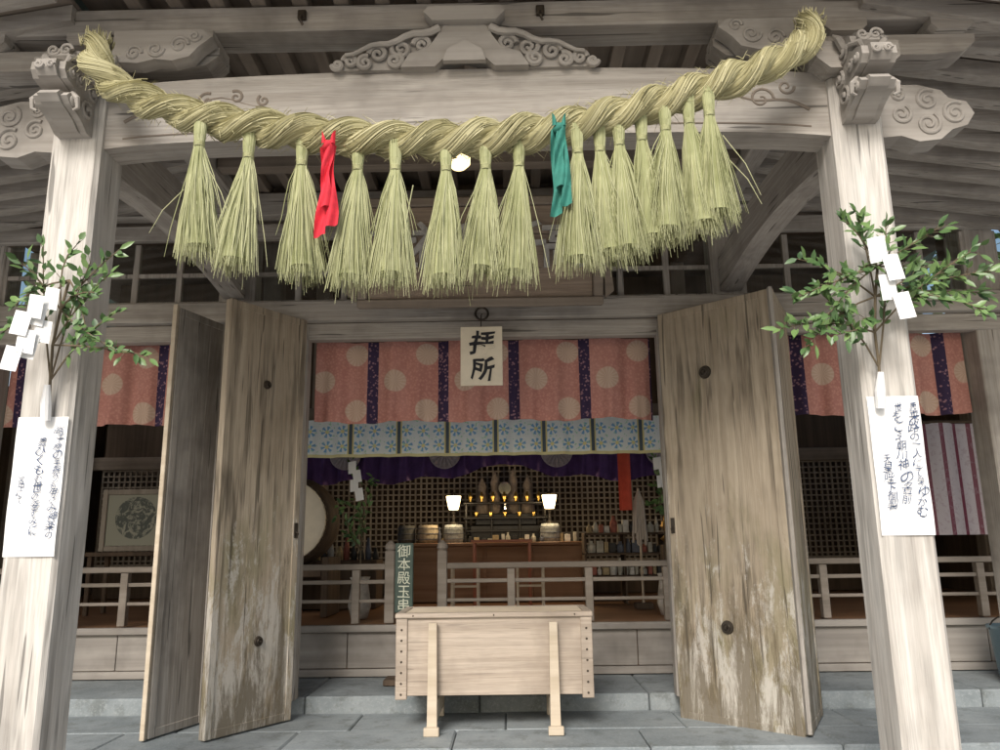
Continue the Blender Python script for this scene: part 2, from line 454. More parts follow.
for x in (-.78,.36):
    m.box(x-.02,x+.02,3.255,3.279,4.11,4.16,.004); m.tube([(x,3.25,4.12),(x,3.24,4.09),(x+.01,3.25,4.07)],.006,6)
m.build('metal_hooks',B,IRON)
m=MB()
pts=[(-.30,3.83),(-.26,3.90),(-.17,3.93),(-.13,3.99),(-.10,4.045),(.10,4.045),(.13,3.99),(.17,3.93),(.26,3.90),(.30,3.83),(.14,3.83),(.10,3.87),(.0,3.90),(-.10,3.87),(-.14,3.83)]
m.extr(pts,3.24,3.34)
m.extr([(-.15,4.046),(.15,4.046),(.19,4.09),(.17,4.12),(-.17,4.12),(-.19,4.09)],3.2,3.27)
m.extr([(-.1,3.84),(-.08,3.90),(0,3.945),(.08,3.90),(.1,3.84)],3.21,3.24)
for s in (-1,1):
    pl=[(.28,3.835),(.60,3.835),(.62,3.86),(.56,3.90),(.5,3.90),(.44,3.95),(.36,3.95),(.30,3.99),(.2,3.99),(.17,3.93),(.26,3.90)]
    m.extr([(s*a,b) for a,b in pl],3.27,3.32)
    for (x,z,r,d,a0) in ((.20,3.955,.045,1,0),(.30,3.935,.05,-1,1),(.33,3.875,.04,1,2),(.41,3.91,.045,1,0),(.47,3.865,.038,-1,2),(.54,3.875,.035,1,0),(.60,3.855,.025,-1,0),(.10,4.02,.03,1,0)):
        m.spiral(s*x,z,3.257,r,1.6,a0 if s>0 else math.pi-a0,d*s,.014)
    P=[(s*(.12+.04*i),3.237,4.03-.012*i-.01*math.sin(i*1.4)) for i in range(12)]
    m.tube(P,[.02-.001*i for i in range(12)],7)
m.build('frog_leg_strut',B,CARV)
for s in (-1,1):
    m=MB()
    up=[];lo=[]
    for i in range(17):
        t=i/16; y=3.486+t*1.9
        lo.append((y,3.43+.08*math.sin(math.pi*t)-.02*t)); up.append((y,3.68+.08*math.sin(math.pi*t)-.02*t))
    m.extr(lo+up[::-1],s*1.8-.075,s*1.8+.075,'x')
    m.box(s*1.8-.07,s*1.8+.07,3.46,5.4,4.065,4.17,.006)
    m.build('tie_beam',B,W[1])
rf=MB(); bd=MB()
for s in (-1,1):
    y=2.62
    while y<5.3:
        jz=U(-.005,.005)
        P=[(1.88+.3*i) for i in range(15)]
        zz=[4.13-.18*(x-1.8)+.016*(x-1.8)**2+jz for x in P]
        pts=[(s*x,z) for x,z in zip(P,zz)]+[(s*x,z+.085) for x,z in list(zip(P,zz))[::-1]]
        rf.extr(pts,y,y+.085); y+=.205+U(-.008,.008)
    P=[(1.88+.3*i) for i in range(15)]
    zz=[4.224-.18*(x-1.8)+.016*(x-1.8)**2 for x in P]
    pts=[(s*x,z) for x,z in zip(P,zz)]+[(s*x,z+.02) for x,z in list(zip(P,zz))[::-1]]
    bd.extr(pts,2.5,5.45)
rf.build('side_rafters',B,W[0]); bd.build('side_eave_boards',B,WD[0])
rf=MB(); x=-1.6
while x<1.65:
    rf.box(x-.035,x+.035,2.6,5.4,4.21,4.29,.004); x+=.2
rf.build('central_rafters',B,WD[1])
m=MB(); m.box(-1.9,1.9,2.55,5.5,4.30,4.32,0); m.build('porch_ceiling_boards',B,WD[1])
m=MB()
for yy in (4.0,4.7): m.box(-1.72,1.72,yy,yy+.1,4.09,4.2,.006)
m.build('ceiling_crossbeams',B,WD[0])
m=MB()
prof=[(2.3,4.42),(3.2,4.62),(5,5.35),(7,6.5),(8.4,7.6),(9.8,6.5),(12,5.3),(14,4.6)]
pts=prof+[(y,z+.14) for y,z in prof[::-1]]
m.extr(pts,-6.6,6.6,'x'); m.box(-6.7,6.7,8.15,8.65,7.66,8.0,.03)
m.build('roof',B,ROOFM)
m=MB()
for x in (-5.5,-3.65,-1.8,1.8,3.65,5.5):
    m.box(x-.11,x+.11,5.42,5.64,.657,4.35,.01)
m.box(-1.31,-1.25,5.40,5.5,.657,3.2,.006); m.box(1.25,1.31,5.40,5.5,.657,3.2,.006)
m.build('hall_posts',B,W[2])
m=MB()
m.box(-5.6,5.6,5.34,5.418,3.225,3.375,.008)
m.box(-5.6,5.6,5.405,5.50,3.10,3.222,.006)
m.box(-5.6,5.6,5.36,5.418,3.86,3.98,.008)
m.box(-5.6,5.6,5.30,5.418,4.02,4.2,.008)
m.build('lintels',B,W[0])
m=MB()
for s in (-1,1):
    m.box(s*1.312,s*1.688,5.44,5.47,.66,3.1,.002)
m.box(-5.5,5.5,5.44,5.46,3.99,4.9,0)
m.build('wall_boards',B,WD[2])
m=MB();gl=MB()
for a,b in ((-5.39,-3.76),(-3.54,-1.91),(-1.69,1.69),(1.91,3.54),(3.76,5.39)):
    n=max(4,round((b-a)/.33))
    for i in range(n+1):
        x=a+(b-a)*i/n; m.box(x-.022,x+.022,5.43,5.47,3.377,3.858,.003)
    m.box(a,b,5.435,5.465,3.60,3.63,.002); m.box(a,b,5.435,5.465,3.377,3.41,.002); 
    gl.add([(a,5.45,3.41),(b,5.45,3.41),(b,5.45,3.858),(a,5.45,3.858)],[[0,1,2,3]])
m.build('transom_frames',B,W[2]); gl.build('transom_glass',B,GLASS)
m=MB()
m.box(-5.6,5.6,6.36,11,.66,1.03,.0)
m.build('raised_floor',B,INW)
m=MB()
x=-5.6
while x<5.6:
    m.box(x+.003,x+.447,6.33,6.358,.72,.985,.004); x+=.45
m.box(-5.6,5.6,6.29,6.358,.988,1.04,.006); m.box(-5.6,5.6,6.31,6.358,.66,.715,.004)
m.build('floor_skirting',B,wood('skirting_wood',(.27,.245,.22),(.38,.35,.315),0,stain=.6,simple=True))
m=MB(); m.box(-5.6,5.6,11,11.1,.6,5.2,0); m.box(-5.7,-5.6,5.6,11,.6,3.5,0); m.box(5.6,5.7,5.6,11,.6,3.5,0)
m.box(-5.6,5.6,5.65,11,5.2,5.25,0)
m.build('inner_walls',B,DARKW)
m=MB()
for x in (-2.2,2.4):
    for y in (7.6,9.7): m.box(x-.09,x+.09,y-.09,y+.09,1.035,5.2,.01)
for x in (-5.55,5.55):
    for y in (7.2,9.0): m.box(x-.09,x+.09,y-.09,y+.09,.6,5.2,.01)
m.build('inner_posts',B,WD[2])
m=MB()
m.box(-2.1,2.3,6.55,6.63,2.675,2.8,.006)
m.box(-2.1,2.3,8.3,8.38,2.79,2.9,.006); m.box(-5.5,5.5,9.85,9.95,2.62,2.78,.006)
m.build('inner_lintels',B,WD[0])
LATT=wood('lattice_wood',(.24,.205,.17),(.34,.30,.25),2,simple=True)
m=MB()
x=-5.0
while x<5.1:
    m.box(x-.011,x+.011,9.90,9.93,1.45,2.62,0); x+=.07
z=1.48
while z<2.6:
    m.box(-5.0,5.1,9.88,9.899,z,z+.018,0); z+=.07
m.box(-5,5.1,9.87,9.95,1.36,1.45,.004)
m.build('lattice_screen',B,LATT)
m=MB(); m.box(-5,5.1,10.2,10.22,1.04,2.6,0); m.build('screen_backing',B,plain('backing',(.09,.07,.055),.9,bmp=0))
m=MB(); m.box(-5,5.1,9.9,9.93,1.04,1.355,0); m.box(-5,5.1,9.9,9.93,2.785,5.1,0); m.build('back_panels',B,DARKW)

def leaf(name,p0,p1,z0,z1,knobs=(),mat=DOOR,t=.04):
    p0=Vector((p0[0],p0[1],0)); p1=Vector((p1[0],p1[1],0)); d=(p1-p0); L=d.length; d.normalize()
    M=Matrix(((d.x,-d.y,0,p0.x),(d.y,d.x,0,p0.y),(0,0,1,0),(0,0,0,1)))
    m=MB()
    n=3
    for i in range(n): 
        a=.05+(L-.1)*i/n; b=.05+(L-.1)*(i+1)/n
        m.box(a+.0008,b-.0008,0,t,z0+.002,z1-.002,.0015,M)
    m.box(0,.052,-.006,t+.006,z0,z1,.004,M); m.box(L-.052,L,-.006,t+.006,z0,z1,.004,M)
    m.box(.054,L-.054,-.004,t+.004,z0+.001,z0+.05,.003,M); m.box(.054,L-.054,-.004,t+.004,z1-.05,z1-.001,.003,M)
    m.build(name,B,mat)
    k=MB()
    for (u,z,r) in knobs:
        P=[M@Vector((u*L,-.001,z)),M@Vector((u*L,-.012,z)),M@Vector((u*L,-.013,z))]
        k.tube(P,[r,r*.9,r*.3],20)
        Q=[M@Vector((u*L+r*.55*math.cos(a),-.018,z+r*.55*math.sin(a))) for a in [i*2*math.pi/16 for i in range(17)]]
        k.tube(Q,.004,6)
        k.tube([M@Vector((u*L,-.01,z)),M@Vector((u*L,-.03,z))],[r*.25,r*.2],10)
    if knobs:
        e=0.03 if p0.x>0 else L-.03
        k.box(e-.014,e+.014,-.014,-.0065,1.70,1.80,.001,M); k.tube([M@Vector((e,-.014,1.74)),M@Vector((e,-.035,1.73)),M@Vector((e,-.02,1.70))],.005,6)
        k.build('door_pull',B,IRON)
leaf('folding_door_right',(1.25,5.33),(1.84,4.78),.54,3.22,((.42,2.75,.045),(.46,1.12,.042)))
leaf('folding_door_right_second',(1.87,4.76),(2.14,5.30),.56,3.22)
leaf('folding_door_left',(-1.60,4.78),(-1.25,5.33),.56,3.22,((.5,2.70,.03),(.55,1.07,.032)))
leaf('folding_door_left_second',(-1.95,4.84),(-1.80,5.30),.56,3.18,mat=W[2])
m=MB()
m.box(1.842,1.866,4.735,4.775,.57,3.225,.003); m.build('door_edge_batten',B,W[2])
m=MB(); m.box(-1.98,-1.952,4.80,4.84,.56,3.19,.003); m.build('door_edge_batten',B,PALE)

# ------------------------------------------------------------ railing
rl=E('wooden_railing'); m=MB()
for a,b in ((-5.5,-.75),(-.41,5.5)):
    m.box(a,b,6.40,6.455,1.455,1.50,.006); m.box(a,b,6.41,6.445,1.345,1.375,.004); m.box(a,b,6.41,6.445,1.20,1.225,.004)
x=-5.4
while x<5.5:
    if not -.8<x<-.35: m.box(x-.03,x+.03,6.395,6.46,1.042,1.452 ,.004)
    x+=.62
RAIL=wood('railing_wood',(.24,.205,.17),(.35,.305,.26),0,simple=True)
m.build('rails',rl,RAIL)
m=MB()
for x in (-.79,-.37): m.box(x-.038,x+.038,6.39,6.47,1.042,1.60,.006); m.lathe((x,6.43,1.60),[(.03,0),(.045,.02),(.04,.05),(.01,.08)],12)
m.build('end_posts',rl,RAIL)

# ------------------------------------------------------------ plaque
pq=E('name_plaque')
Mt=Matrix.Translation((0,5.02,3.27))@Matrix.Rotation(math.radians(12),4,'X')
m=MB(); m.box(-.76,.76,-.0,.03,.0,.62,.004,Mt); m.build('panel',pq,wood('plaque_wood',(.25,.19,.145),(.36,.29,.225),0))
m=MB()
m.box(-.83,.83,-.03,.05,-.06,-.002,.008,Mt); m.box(-.83,.83,-.03,.05,.622,.68,.008,Mt)
m.box(-.83,-.762,-.03,.05,0,.62,.008,Mt); m.box(.762,.83,-.03,.05,0,.62,.008,Mt)
for s in (-1,1):
    m.extr([(s*.84,3.25),(s*.90,3.3),(s*.88,3.5),(s*.92,3.7),(s*.84,3.85)],4.98,5.02)
m.build('frame',pq,WD[0])
CHR=plain('carved_character_paint',(.36,.345,.32),.8,.25,20)
for i,chh in enumerate('社神穂千高'):
    o=text(chh,.34,Mt@Vector((-.58+.29*i,-.012,.50)),CHR,pq,'carved_character',(math.radians(90+12),0,0),ext=.012,off=.006); brush(o,.012,9)

hs=E('hanging_sign'); m=MB(); m.box(-.14,.145,5.13,5.148,2.69,3.10,.003); m.build('board',hs,PLANK)
o=text('拝\n所',.17,(.002,5.127,3.06),INK,hs,'lettering',line=1.08,sx=.95,off=.0035,shear=.12); brush(o,.02,12)
m=MB(); m.tube([(0,5.14,3.10),(.0,5.2,3.2),(0,5.33,3.25)],.004,6)
m.tube([(.045*math.cos(a),5.325,3.25+.045*math.sin(a)) for a in [i*math.pi/9 for i in range(19)]],.008,8)
m.build('iron_ring',hs,IRON)

# ------------------------------------------------------------ straw rope
rope=E('sacred_straw_rope')
ctrl=[(-1.63,3.06,3.84),(-1.60,3.02,3.72),(-1.465,3.01,3.585),(-1.149,3.0,3.453),(-.713,3.0,3.368),(-.283,3.0,3.322),(.06,3.0,3.322),(.404,3.0,3.362),(.794,3.0,3.46),(1.10,3.01,3.565),(1.372,3.02,3.68),(1.513,3.05,3.79),(1.56,3.10,3.91)]
C=[Vector(c) for c in ctrl]; C=[C[0]*2-C[1]]+C+[C[-1]*2-C[-2]]
path=[]
for i in range(1,len(C)-2):
    a,b,c,d=C[i-1:i+3]
    for k in range(18):
        t=k/18; path.append(.5*((2*b)+(c-a)*t+(2*a-5*b+4*c-d)*t*t+(3*b-a-3*c+d)*t**3))
path.append(C[-2])
S=[0]
for i in range(1,len(path)): S.append(S[-1]+(path[i]-path[i-1]).length)
Ltot=S[-1]
def at(s):
    s=max(0,min(Ltot,s)); lo=0;hi=len(S)-1
    while hi-lo>1:
        mid=(lo+hi)//2
        if S[mid]<=s: lo=mid
        else: hi=mid
    q=(s-S[lo])/(S[hi]-S[lo]+1e-9); p=path[lo].lerp(path[hi],q)
    T=(path[min(hi+1,len(path)-1)]-path[max(lo-1,0)]).normalized()
    A=Vector((0,1,0)); A=(A-T*A.dot(T)).normalized(); Bb=T.cross(A)
    return p,T,A,Bb
def rs(s): 
    q=s/Ltot; return .82+.20*math.sin(math.pi*q)**.7+.03*math.sin(s*7)+.02*math.sin(s*19)
NS=240
fr=[at(Ltot*i/NS) for i in range(NS+1)]
def strand(i,k):
    p,T,A,Bb=fr[i]; s=Ltot*i/NS; ph=-2*math.pi*s/.37+k*math.pi
    a=.030*rs(s); return p+A*(a*math.cos(ph))+Bb*(a*math.sin(ph)),A,Bb,s
m=MB(); core=MB()
RS=.050
for k in (0,1):
    core.tube([strand(i,k)[0] for i in range(NS+1)],[(RS-.003)*rs(strand(i,k)[3]) for i in range(NS+1)],12,t=.1)
    for f in range(92):
        psi=2*math.pi*f/92+U(-.06,.06)
        i0=0; tone=R()
        while i0<NS-4:
            i1=min(NS,i0+int(U(14,60)))
            off=U(RS-.003,RS+.003); P=[];rr=[]
            lift0=U(0,.012) if R()<.35 else 0; lift1=U(0,.016) if R()<.4 else 0
            dr=U(-.010,.010)
            for i in range(i0,i1+1):
                c,A,Bb,s=strand(i,k); a=psi-s*9+dr*(i-i0)
                e=lift0*max(0,1-(i-i0)/4)+lift1*max(0,1-(i1-i)/4)
                rad=off*rs(s)+e; P.append(c+A*rad*math.cos(a)+Bb*rad*math.sin(a)); rr.append(.0026)
            if len(P)>2: m.tube(P,rr,3,False,tone)
            i0=i1-1 if i1<NS else NS; tone=R()
for q in range(900):
    s=U(.02,Ltot-.02); p,T,A,Bb=at(s); a=U(0,6.28); n=A*math.cos(a)+Bb*math.sin(a); r0=.066*rs(s)
    d=(n*U(.15,.8)+T*random.choice((-1,1))*U(.3,1)).normalized(); L=U(.02,.065); p0=p+n*r0
    m.tube([p0,p0+d*L*.5,p0+d*L+Vector((0,0,-.008))],[.0014,.0011,.0006],3,False,R())
for e,(p,T,A,Bb) in ((-1,at(0)),(1,at(Ltot))):
    for q in range(160):
        a=U(0,6.28); r=.066*math.sqrt(R()); n=A*math.cos(a)+Bb*math.sin(a)
        d=(T*e+n*U(0,.3)).normalized(); L=U(.01,.055)
        m.tube([p+n*r,p+n*r+d*L*.5,p+n*r+d*L],[.0026,.0024,.0012],3,False,R())
core.build('rope_core',rope,STRAW,True); m.build('rope_straws',rope,STRAW)
def ropez(x):
    b=min(path,key=lambda p:abs(p.x-x)); return b.z
tx=[-1.10,-.898,-.674,-.437,-.276,-.065,.10,.239,.484,.581,.662,.759,.856,.958,1.042]
for i,x in enumerate(tx):
    zt=ropez(x)-.04; L=U(.60,.655); m=MB(); y=2.985+U(-.02,.02)
    lean=U(-.03,.03)
    zn=zt-.11
    m.tube([(x,y,zt),(x,y-.004,zt-.06),(x,y,zn)],[.026,.022,.017],10,t=.2)
    m.tube([(x,y,zn),(x+lean*.3,y,zn-.15),(x+lean,y,zt-L+.07)],[.017,.034,.056],10,t=0.05)
    W_=U(.082,.105)
    for q in range(360):
        a=U(0,6.28); rr=math.sqrt(U(.05,1)); ln=L*U(.86,1.0) if R()<.85 else L*U(.55,1.06)
        bend=U(-.010,.010); ww=W_*(1 if R()<.97 else 1.5)
        P=[]
        for t in (0,.25,.5,.75,1):
            z=zn-(ln-.11)*t
            r=.012+(ww-.012)*(t**.8)*rr
            if t==0: r=.017*rr+.002
            P.append((x+r*math.cos(a)+lean*t+bend*math.sin(t*5+a),y+.75*r*math.sin(a)+bend*t,z))
        m.tube(P,[.0019,.0020,.0019,.0016,.0008],3,False,R())
    for q in range(60):
        a=U(0,6.28); m.tube([(x+.027*math.cos(a),y+.024*math.sin(a),zt+.02),(x+.023*math.cos(a),y+.023*math.sin(a),zt-.06),(x+.018*math.cos(a),y+.018*math.sin(a),zn)],.0024,3,False,R())
    for q in range(4):
        zz=zn+.006*q; m.tube([(x+.0205*math.cos(a),y+.0205*math.sin(a),zz) for a in [j*.4 for j in range(17)]],.0030,4,False,.9)
    m.build('tassel',rope,STRAWT)
m=MB()
for (x,z,dx,dz) in ((1.09,3.3,.13,-.28),(1.1,3.2,.12,-.22),(-1.15,3.1,-.12,-.2),(-1.06,3.2,.12,-.25),(-.2,3.1,-.04,-.33),(-.9,3.2,-.1,-.3),(.5,3.1,-.09,-.25)):
    m.tube([(x,2.97,z),(x+dx*.6,2.95,z+dz*.5),(x+dx,2.95,z+dz)],[.002,.0018,.001],4,False,.8)
m.build('stray_straws',rope,STRAWT)
def strip(x,z0,z1,wd,mat,name):
    m=MB()
    for k in range(3):
        ox=(-.010,.010,.0)[k]; ph=U(0,6); zz=z1+(0,.04,.12)[k]
        def fn(u,v,ox=ox,ph=ph,zz=zz):
            wv=wd*(.5+.22*v+.2*abs(math.sin(v*3.3+ph)))
            return (x+ox*(1+v)+(u-.5)*wv+.006*math.sin(v*6+ph),2.915-.010*k+.012*math.sin(u*5+v*8+ph),z0+(zz-z0)*v+.012*(u-.5))
        m.sheet(fn,6,28)
    m.tube([(x-.018,2.91,z0-.01),(x+.0,2.895,z0-.0),(x+.018,2.91,z0+.012)],[.014,.02,.014],8)
    for s in (-1,1): m.sheet(lambda u,v:(x+s*(.006+.022*u),2.902-.02*math.sin(u*3),z0+.005+(v-.5)*.05*(u+.25)+.03*u),4,4)
    m.build(name,rope,mat,True)
strip(-.540,3.25,2.86,.055,REDC,'red_cloth_strip')
strip(.405,3.31,2.93,.055,TEAL,'teal_cloth_strip')

# ------------------------------------------------------------ papers on pillars
def notice(cx,z0,z1,cols):
    e=E('paper_notice'); m=MB()
    m.sheet(lambda u,v:(cx-.108+.216*u,3.2505-.003*math.sin(v*3+u*2)**2-.002*math.sin(v*11+u*5),z1+(z0-z1)*v),8,16); m.build('sheet',e,PAPER)
    for (t,x,z,s) in cols:
        zz=z
        for chh in t:
            if chh==' ': zz-=s*.6; continue
            k=s*U(.8,1.2); o=text(chh,k,(cx+x+U(-.004,.004),3.2435,zz),INKB,e,'handwriting',(math.pi/2,U(-.14,.14),0),ext=.0003,shear=U(.0,.35),sx=U(.75,1.05),off=-.0003)
            brush(o,.007,40)
            zz-=k*U(.78,.92)
notice(1.80,1.66,2.235,[('西来路の一人にて栄ゆかむ',.07,2.205,.046),('世をこえ朝川神の名前',.008,2.205,.050),('天皇陛下御製',-.055,1.99,.044)])
notice(-1.80,1.62,2.20,[('高千穂の手振りも申さみ神楽の',.075,2.16,.040),('舞ひくもむ世の姿すみに',.005,2.11,.044),('宮中にて',-.065,1.95,.038)])

# ------------------------------------------------------------ sakaki branches
def leafadd(m,p,d,n,L,wd,t):
    d=d.normalized(); s=d.cross(n)
    if s.length<.01: s=d.cross(Vector((1,0,0)))
    s.normalize(); n=s.cross(d)
    vs=[p,p+d*L*.3+s*wd*.42+n*L*.03,p+d*L*.65+s*wd*.38+n*L*.02,p+d*L-n*L*.08,p+d*L*.65-s*wd*.38+n*L*.02,p+d*L*.3-s*wd*.42+n*L*.03,p+d*L*.32-n*L*.03,p+d*L*.66-n*L*.03]
    m.add(vs,[[0,1,6],[1,2,7,6],[2,3,7],[3,4,7],[4,5,6,7],[5,0,6]],t)
def branch(name,stem,ends,leafL=.062,par=None,dens=.021,y0=3.17):
    e=par or E(name); tw=MB(); lf=MB()
    tw.tube(stem,[.009]+[.006]*(len(stem)-1),7,t=.3)
    for (ex,ez) in ends:
        b=Vector(stem[random.randint(1,len(stem)-1)]); en=Vector((ex,y0-U(.0,.15),ez))
        mid=(b+en)/2+Vector((U(-.04,.04),U(-.05,.0),U(.0,.07)))
        P=[b.lerp(mid,t/4) .lerp(mid.lerp(en,t/4),t/4) for t in range(5)]
        tw.tube(P,[.0045,.004,.0035,.003,.002],5,t=.3)
        Lt=(en-b).length; n=int(Lt/dens)
        for i in range(n):
            t=.25+.75*(i+1)/n; f=t*4; j=min(3,int(f)); p=P[j].lerp(P[j+1],f-j)
            dr=(P[min(4,j+1)]-P[j]).normalized()
            side=Vector((U(-1,1),U(-1,.3),U(-1,1))); dd=dr*.6+side*.8
            if R()<.3:
                q=p+dd.normalized()*.03; tw.tube([p,q],.0015,4); p=q
            leafadd(lf,p,dd,Vector((U(-.6,.6),-1,U(0,.9))),leafL*U(.55,1.2),leafL*.46*U(.75,1.15),R()**1.1)
    tw.build('twigs',e,BARK); lf.build('leaves',e,LEAF,True)
    return e
eL=branch('sakaki_branch',[(-1.775,3.235,2.22),(-1.765,3.21,2.35),(-1.76,3.19,2.5),(-1.73,3.17,2.65),(-1.70,3.16,2.78)],
 [(-1.68,2.93),(-1.86,2.83),(-1.93,2.66),(-1.52,2.80),(-1.47,2.62),(-1.30,2.42),(-1.40,2.43),(-1.62,2.86),(-1.95,2.50),(-1.58,2.52),(-1.8,2.9),(-1.55,2.7),(-1.5,2.92)])
eR=branch('sakaki_branch',[(1.735,3.235,2.20),(1.74,3.21,2.35),(1.73,3.19,2.5),(1.74,3.17,2.65),(1.76,3.16,2.78)],
 [(1.30,2.50),(1.36,2.62),(1.42,2.82),(1.58,2.95),(1.68,3.02),(1.80,2.96),(1.97,2.90),(2.10,2.80),(2.2,2.66),(2.12,2.54),(1.40,2.42),(1.88,2.72),(1.5,2.45),(1.98,2.62),(1.6,2.7),(2.0,2.75),(2.22,2.72),(1.5,2.55),(1.48,2.68),(1.62,2.52)],dens=.014)
def shide(e,x,z,sc,d,y=3.10):
    m=MB()
    cx=x
    for k in range(4):
        w_=.062*sc; h=.095*sc; sh=.013*sc*d*(1 if k%2 else -1)
        z0=z-k*h*.74; yo=y-.010*(k%2)-.003*k
        sk=.016*d*sc*(1 if k%2 else .2)
        def fn(u,v): return (cx+sh-w_/2+w_*u+sk*v,yo-.008*math.sin(u*2.5+k)-.004*v,z0-h*v+.012*(u-.5)*d)
        m.sheet(fn,4,3)
        cx+=.010*d*sc
    m.build('paper_streamer',e,PAPER)
shide(eL,-1.78,2.68,1.05,-1,3.06); shide(eL,-1.735,2.72,1.0,-1,3.09); 
shide(eR,1.715,2.86,1.15,1,3.03)
for e,x in ((eL,-1.775),(eR,1.735)):
    m=MB(); m.tube([(x,3.225,2.18),(x,3.215,2.25),(x+.005,3.2,2.33)],[.02,.022,.012],10); m.build('paper_wrap',e,PAPER)

# ------------------------------------------------------------ offering box
ob=E('offering_box'); m=MB()
x0,x1=-.525,.665; yf,yb=4.98,5.50; zb,zt=.735,1.235
m.box(x0+.03,x1-.03,yf+.012,yf+.035,zb+.02,zt-.03,.003)
m.box(x0,x0+.03,yf+.02,yb,zb+.02,zt-.03,.003); m.box(x1-.03,x1,yf+.02,yb,zb+.02,zt-.03,.003)
m.box(x0,x1,yb-.03,yb,zb,zt-.03,.003)
m.box(x0-.005,x0+.065,yf-.003,yf+.03,zb,zt-.032,.004); m.box(x1-.065,x1+.005,yf-.003,yf+.03,zb,zt-.032,.004)
m.box(x0-.01,x1+.01,yf-.012,yf+.04,zt-.03,zt,.005); m.box(x0-.01,x1+.01,yb-.04,yb+.01,zt-.03,zt,.005)
m.box(x0-.01,x0+.04,yf+.042,yb-.042,zt-.03,zt,.004); m.box(x1-.04,x1+.01,yf+.042,yb-.042,zt-.03,zt,.004)
m.box(x0+.03,x1-.03,yf+.04,yb-.04,zb+.02,zb+.04,0)
m.build('box_body',ob,BOXW)
m=MB(); y=yf+.07
while y<yb-.06: m.box(x0+.042,x1-.042,y,y+.025,zt-.025,zt-.003,.003); y+=.055
m.build('slats',ob,PALE)
m=MB()
for s in (x0+.03,x1-.03):
    z=zb+.03
    while z<zt-.05:
        m.tube([(s,yf-.002,z),(s,yf-.008,z)],[.008,.004],8); z+=.062
for x in (x0+.1,.07,x1-.1): m.tube([(x,yf-.011,zt-.015),(x,yf-.017,zt-.015)],[.006,.003],8)
m.build('nails',ob,IRON)
m=MB()
for x in (-.30,.43):
    m.add([(x-.03,4.90,.56),(x+.03,4.90,.56),(x+.03,4.945,.56),(x-.03,4.945,.56),(x-.024,4.925,1.18),(x+.024,4.925,1.18),(x+.024,4.965,1.18),(x-.024,4.965,1.18)],
      [[0,1,2,3],[4,5,6,7],[0,1,5,4],[1,2,6,5],[2,3,7,6],[3,0,4,7]])
    m.box(x-.028,x+.028,4.948,5.48,.62,.733,.004)
    m.box(x-.028,x+.028,5.42,5.48,.552,.618,.004)
    m.box(x-.045,x+.045,4.86,4.897,.552,.60,.004)
m.build('stand_legs',ob,PALE)

# ------------------------------------------------------------ curtains
def curtain(xa,xb,zt,zb,y):
    e=E('crest_curtain'); m=MB()
    def fn(u,v):
        x=xa+(xb-xa)*u
        return (x,y+.02*math.sin(x*12)+(.010+.014*v)*math.sin(x*31+v)+.009*math.sin(x*67)*v,zt+(zb-zt)*v+.009*math.sin(x*9)*v)
    m.sheet(fn,int((xb-xa)*70),14); m.build('cloth',e,CURT,True)
    m=MB(); m.tube([(xa,y,zt+.01),(xb,y,zt+.01)],.012,8); m.build('rod',e,DARKW)
curtain(-1.24,1.24,3.13,2.525,5.62)
curtain(-3.52,-1.93,3.13,2.525,5.60); curtain(1.93,3.52,3.13,2.525,5.60)
e=E('brocade_curtain'); m=MB()
m.sheet(lambda u,v:(-1.9+3.9*u,6.42+.02*math.sin(u*95)+.008*math.sin(u*211),2.67-.31*v),220,6); m.build('cloth',e,BROC,True)
e=E('purple_curtain'); m=MB()
def pf(u,v):
    x=-2.0+4.2*u; d=abs(x-.13)
    bot=2.47-.17*min(1,d/1.0)**.7+(.03*math.sin(d*9))
    return (x,8.25+.04*math.sin(x*30+v*2)+.015*math.sin(x*71),2.80+(bot-2.80)*v)
m.sheet(pf,240,8); m.build('cloth',e,PURP,True)
m=MB()
for cx in (-.50,.68,-1.55,1.78):
    m.tube([(cx,8.19,2.59),(cx,8.188,2.59)],[.17,.165],28)
    for i in range(16):
        a=i*math.pi/8; m.tube([(cx+.03*math.cos(a),8.186,2.59+.03*math.sin(a)),(cx+.155*math.cos(a),8.186,2.59+.155*math.sin(a))],[.008,.024],6)
m.build('chrysanthemum_crest',e,CREST)

# ------------------------------------------------------------ interior furniture
cols=[(.42,.40,.34),(.30,.10,.07),(.10,.11,.14),(.36,.28,.16),(.10,.14,.10),(.04,.04,.04),(.5,.48,.44)]
cm=[plain('offering_colour_%d'%i,c,.7,.3,15,bmp=0) for i,c in enumerate(cols)]
e=E('altar_counter'); m=MB(); m.box(-1.0,.95,8.62,9.2,1.04,1.62,.006); m.box(-1.05,1.0,8.58,9.24,1.622,1.66,.006)
for x in (-.6,-.1,.4): m.box(x-.02,x+.02,8.60,8.618,1.06,1.6,.003)
m.build('counter',e,INW)
e=E('altar'); m=MB()
m.box(-.30,.56,9.45,9.8,1.04,1.86,.01); m.box(-.24,.50,9.5,9.8,1.862,2.0,.01)
for x in (-.35,-.05,.28,.58): m.box(x,x+.025,9.3,9.33,1.67,2.1,.004)
for z in (1.78,1.93,2.1): m.box(-.37,.62,9.25,9.36,z,z+.022,.004)
m.box(-.40,.65,9.22,9.26,1.67,1.70,.003)
m.build('stepped_stand',e,LACQ)
m=MB()
for i in range(7):
    x=-.29+.135*i; m.lathe((x,9.3,2.124),[(.022,0),(.012,.02),(.03,.06),(.022,.09),(.012,.1),(.018,.12)],12)
for i in range(5): m.lathe((-.22+.17*i,9.3,1.954),[(.03,0),(.012,.02),(.035,.05),(.03,.055)],10)
m.build('gold_vessels',e,GOLD,True)
m=MB()
